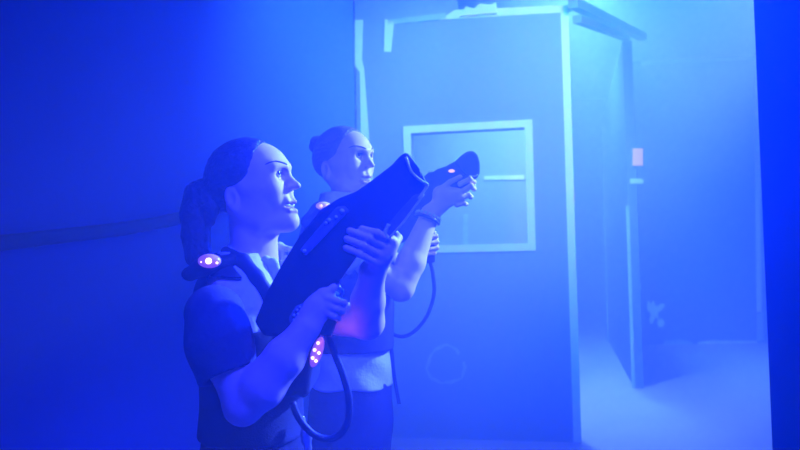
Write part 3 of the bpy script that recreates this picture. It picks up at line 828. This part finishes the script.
hair2 = hair_cap(H2, MT['hair2'], w2)
h_ = H2.s; Q = Field(); Q.ell(H2(202,168), [13.5*h_,14*h_,14*h_], None, h_); Q.cap(H2(202,168), H2(216,172), 9*h_, 9*h_, 5*h_)
Q.bump(lambda P: .0016*np.sin(np.arctan2(P[:,2]-H2(202,168)[2], P[:,0]-H2(202,168)[0])*5+(P[:,1]-H2(202,168)[1])*90))
surface('bun', Q, .003, MT['hair2'], hair2)
# shirt
fs, bbs = loft(T2, rows2, .010); Q = Field(); Q.add(fs, .01, 'u', bbs); Q.bump(folds(.0022, 42, 13))
Q.add(lambda P: (T2.xyw(P)[1]-382-1.5*np.sin(T2.xyw(P)[0]*.12))*s, .006, 'i')
shirt2 = surface('shirt', Q, .004, MT['shirt'], w2)
Q = Field(); Q.chain([A2_(323,205,-.02), A2_(333,209,-.075), A2_(346,212,-.085), A2_(356,212,-.05)], [3.4*s]*4, 3*s); Q.chain([A2_(323,205,-.02), A2_(333,203,.06), A2_(346,206,.07), A2_(356,212,.04)], [3.4*s]*4, 3*s)
surface('collar', Q, .0035, MT['shirt'], shirt2)
for k_ in (0, 1):
    Q = Field()
    if k_ == 0: Q.chain([A2_(331,234,-.17), A2_(352,252,-.165), A2_(368,264,-.155)], [.064,.068,.064], .03); Q.plane(A2_(360,259,-.16), P3(el2)-P3(sh2), .006)
    else: Q.chain([A2_(362,234,.15), A2_(384,256,.14)], [.064,.064], .03); Q.plane(A2_(382,254,.145), P3(e3)-P3(shl), .006)
    Q.bump(folds(.0018, 38, 20+k_)); surface('sleeve', Q, .004, MT['shirt'], shirt2)
# vest
fv, bbv = loft(T2, rows2, .024); Q = Field(); Q.add(fv, .01, 'u', bbv); Q.bump(folds(.001, 30, 19))
Q.add(lambda P: (T2.xyw(P)[1]-347)*s, .008, 'i'); Q.add(lambda P: (np.interp(T2.xyw(P)[0], [305,325,345,360,385], [204,206,218,228,236])-T2.xyw(P)[1])*s, .006, 'i')
Q.cap(T2(338,238,-.30/s), T2(338,238,-.13/s), .07, .07, .01, 's'); Q.cap(T2(366,238,.30/s), T2(366,238,.13/s), .07, .07, .01, 's')
core, _ = loft(T2, rows2, .011); Q.add(core, .003, 's')
vest2 = surface('vest', Q, .004, MT['vest'], w2)
Q = Field(); Q.chain([A2_(308,222,-.11), A2_(320,211,-.11), A2_(334,214,-.105)], [7*s,8*s,7*s], 5*s); surface('shoulder_pad', Q, .0035, MT['vest'], vest2)
Q = Field(); Q.ell(A2_(323.5,206,-.135), [7.5*s,4*s,.016], T2.R, .003); o = surface('shoulder_light', Q, .002, MT['ledpod2'], vest2); o['label'] = 'small pale pink shoulder light'
for x, y, r in ((321,206,1.6),(327,205.5,1.2)):
    bm = bmesh.new(); bmesh.ops.create_uvsphere(bm, u_segments=12, v_segments=8, radius=r*s); bmesh.ops.translate(bm, verts=bm.verts, vec=Vector(A2_(x,y,-.150)))
    from_bm('bulb', bm, MT['led2'], o, True)
pts = [(387,322),(391,345),(394,375),(399,404)]
bm = bmesh.new(); pv = None
for x, y in spline([(x,y,0) for x,y in pts], 6) and [(p.x,p.y) for p in spline([(x,y,0) for x,y in pts], 6)]:
    cur = [bm.verts.new(Vector(A2_(x+dx,y,-.03+dz))) for dx, dz in ((-1.8,-.012),(1.8,-.012),(1.8,.004),(-1.8,.004))]
    if pv:
        for i in range(4): bm.faces.new((pv[i], pv[(i+1)%4], cur[(i+1)%4], cur[i]))
    else: bm.faces.new(cur)
    pv = cur
bm.faces.new(pv); from_bm('hanging_strap', bm, MT['webbing'], vest2)
# bracelet: dark beads with a pale chain
bc = A2_(427,219.5,-.068); ax = P3(wr2)-P3(A2_(411,262,-.10)); Rb = frame(ax, P3(fw))
bm = bmesh.new(); ptsb = []
for k in range(19):
    a = 2*math.pi*k/18; ptsb.append(Vector(bc + .041*1.0*(Rb[:,1]*math.cos(a)*.95+Rb[:,2]*math.sin(a))))
bm_tube(bm, ptsb, .0055, 8); brc = from_bm('bracelet', bm, MT['bracelet'], w2, True)
bm = bmesh.new()
for k in range(18):
    a = 2*math.pi*k/18; bmesh.ops.create_icosphere(bm, subdivisions=2, radius=.005, matrix=Matrix.Translation(Vector(bc + ax/np.linalg.norm(ax)*.012 + .041*(Rb[:,1]*math.cos(a)*.95+Rb[:,2]*math.sin(a)))))
from_bm('bead_string', bm, MT['beadlight'], brc, True)
# trousers, shoes
ft, bbt = loft(T2, rows2, .003); Q = Field(); Q.add(ft, .02, 'u', bbt); legs_field(T2, Q, None, [.090,.070,.060], [(a, b, down(c,0,.10)) for a, b, c in legs2], .04)
Q.plane(T2(345,374), T2.u, .006); Q.plane((0,0,.075), (0,0,-1), .004); Q.bump(folds(.0018, 30, 26))
surface('trousers', Q, .005, MT['trousers'], w2)
for l_ in legs2: shoe(w2, l_[2], rtv)
# ------------------------------------------------------------------ her phaser
g2 = empty('phaser_gun', Vector(A2_(420,215,0)))
tag(g2, 'smaller dark phaser held up by the rear woman, nose in front of the window', 'toy gun')
plate('housing', [(395,247),(395,225),(398,205),(406,192),(420,181),(428,173),(437,172.5),(446,169.5),(458,159),(462,166),(474,178),(470,185),(458,197),(436,213),(424,226),(410,238)], A2_, -.035, .06, MT['gun'], g2, .008)
plate('nose', [(452,165),(459,157.5),(466,152.5),(472,152),(476.5,156),(478.5,164),(478.5,175),(474,181),(468,180)], A2_, -.042, .066, MT['gun'], g2, .010)
o = line('nose_edge', [(469,176),(474,176.5),(478,175)], -.042, .003, MT['gunedge'], g2, A2_); o['label'] = 'pale lower edge of the nose'
line('sight', [(428,172),(436,172.5),(443,172)], .0, .004, MT['gunedge'], g2, A2_)
bm = bmesh.new(); bmesh.ops.create_uvsphere(bm, u_segments=12, v_segments=8, radius=.007); bmesh.ops.scale(bm, verts=bm.verts, vec=(1.6,1,.8)); bmesh.ops.translate(bm, verts=bm.verts, vec=Vector(A2_(451.5,171,-.038)))
o = from_bm('indicator', bm, MT['led2'], g2, True); o['label'] = 'tiny pinkish indicator light'
bm = bmesh.new(); bmesh.ops.create_uvsphere(bm, u_segments=12, v_segments=8, radius=.009); bmesh.ops.translate(bm, verts=bm.verts, vec=Vector(A2_(473.5,185.5,.0)))
from_bm('pale_knob', bm, MT['stud'], g2, True)  # small pale ball below the nose
plate('grip', [(416,228),(426,224),(434,240),(435,262),(425,263),(421,250)], A2_, -.012, .030, MT['gun'], g2, .005)
line('cable', [(430,261),(433,275),(434,294),(428,314),(418,328),(406,336),(395,335),(387,327),(380,316)], .0, .0065, MT['rubber'], g2, A2_)
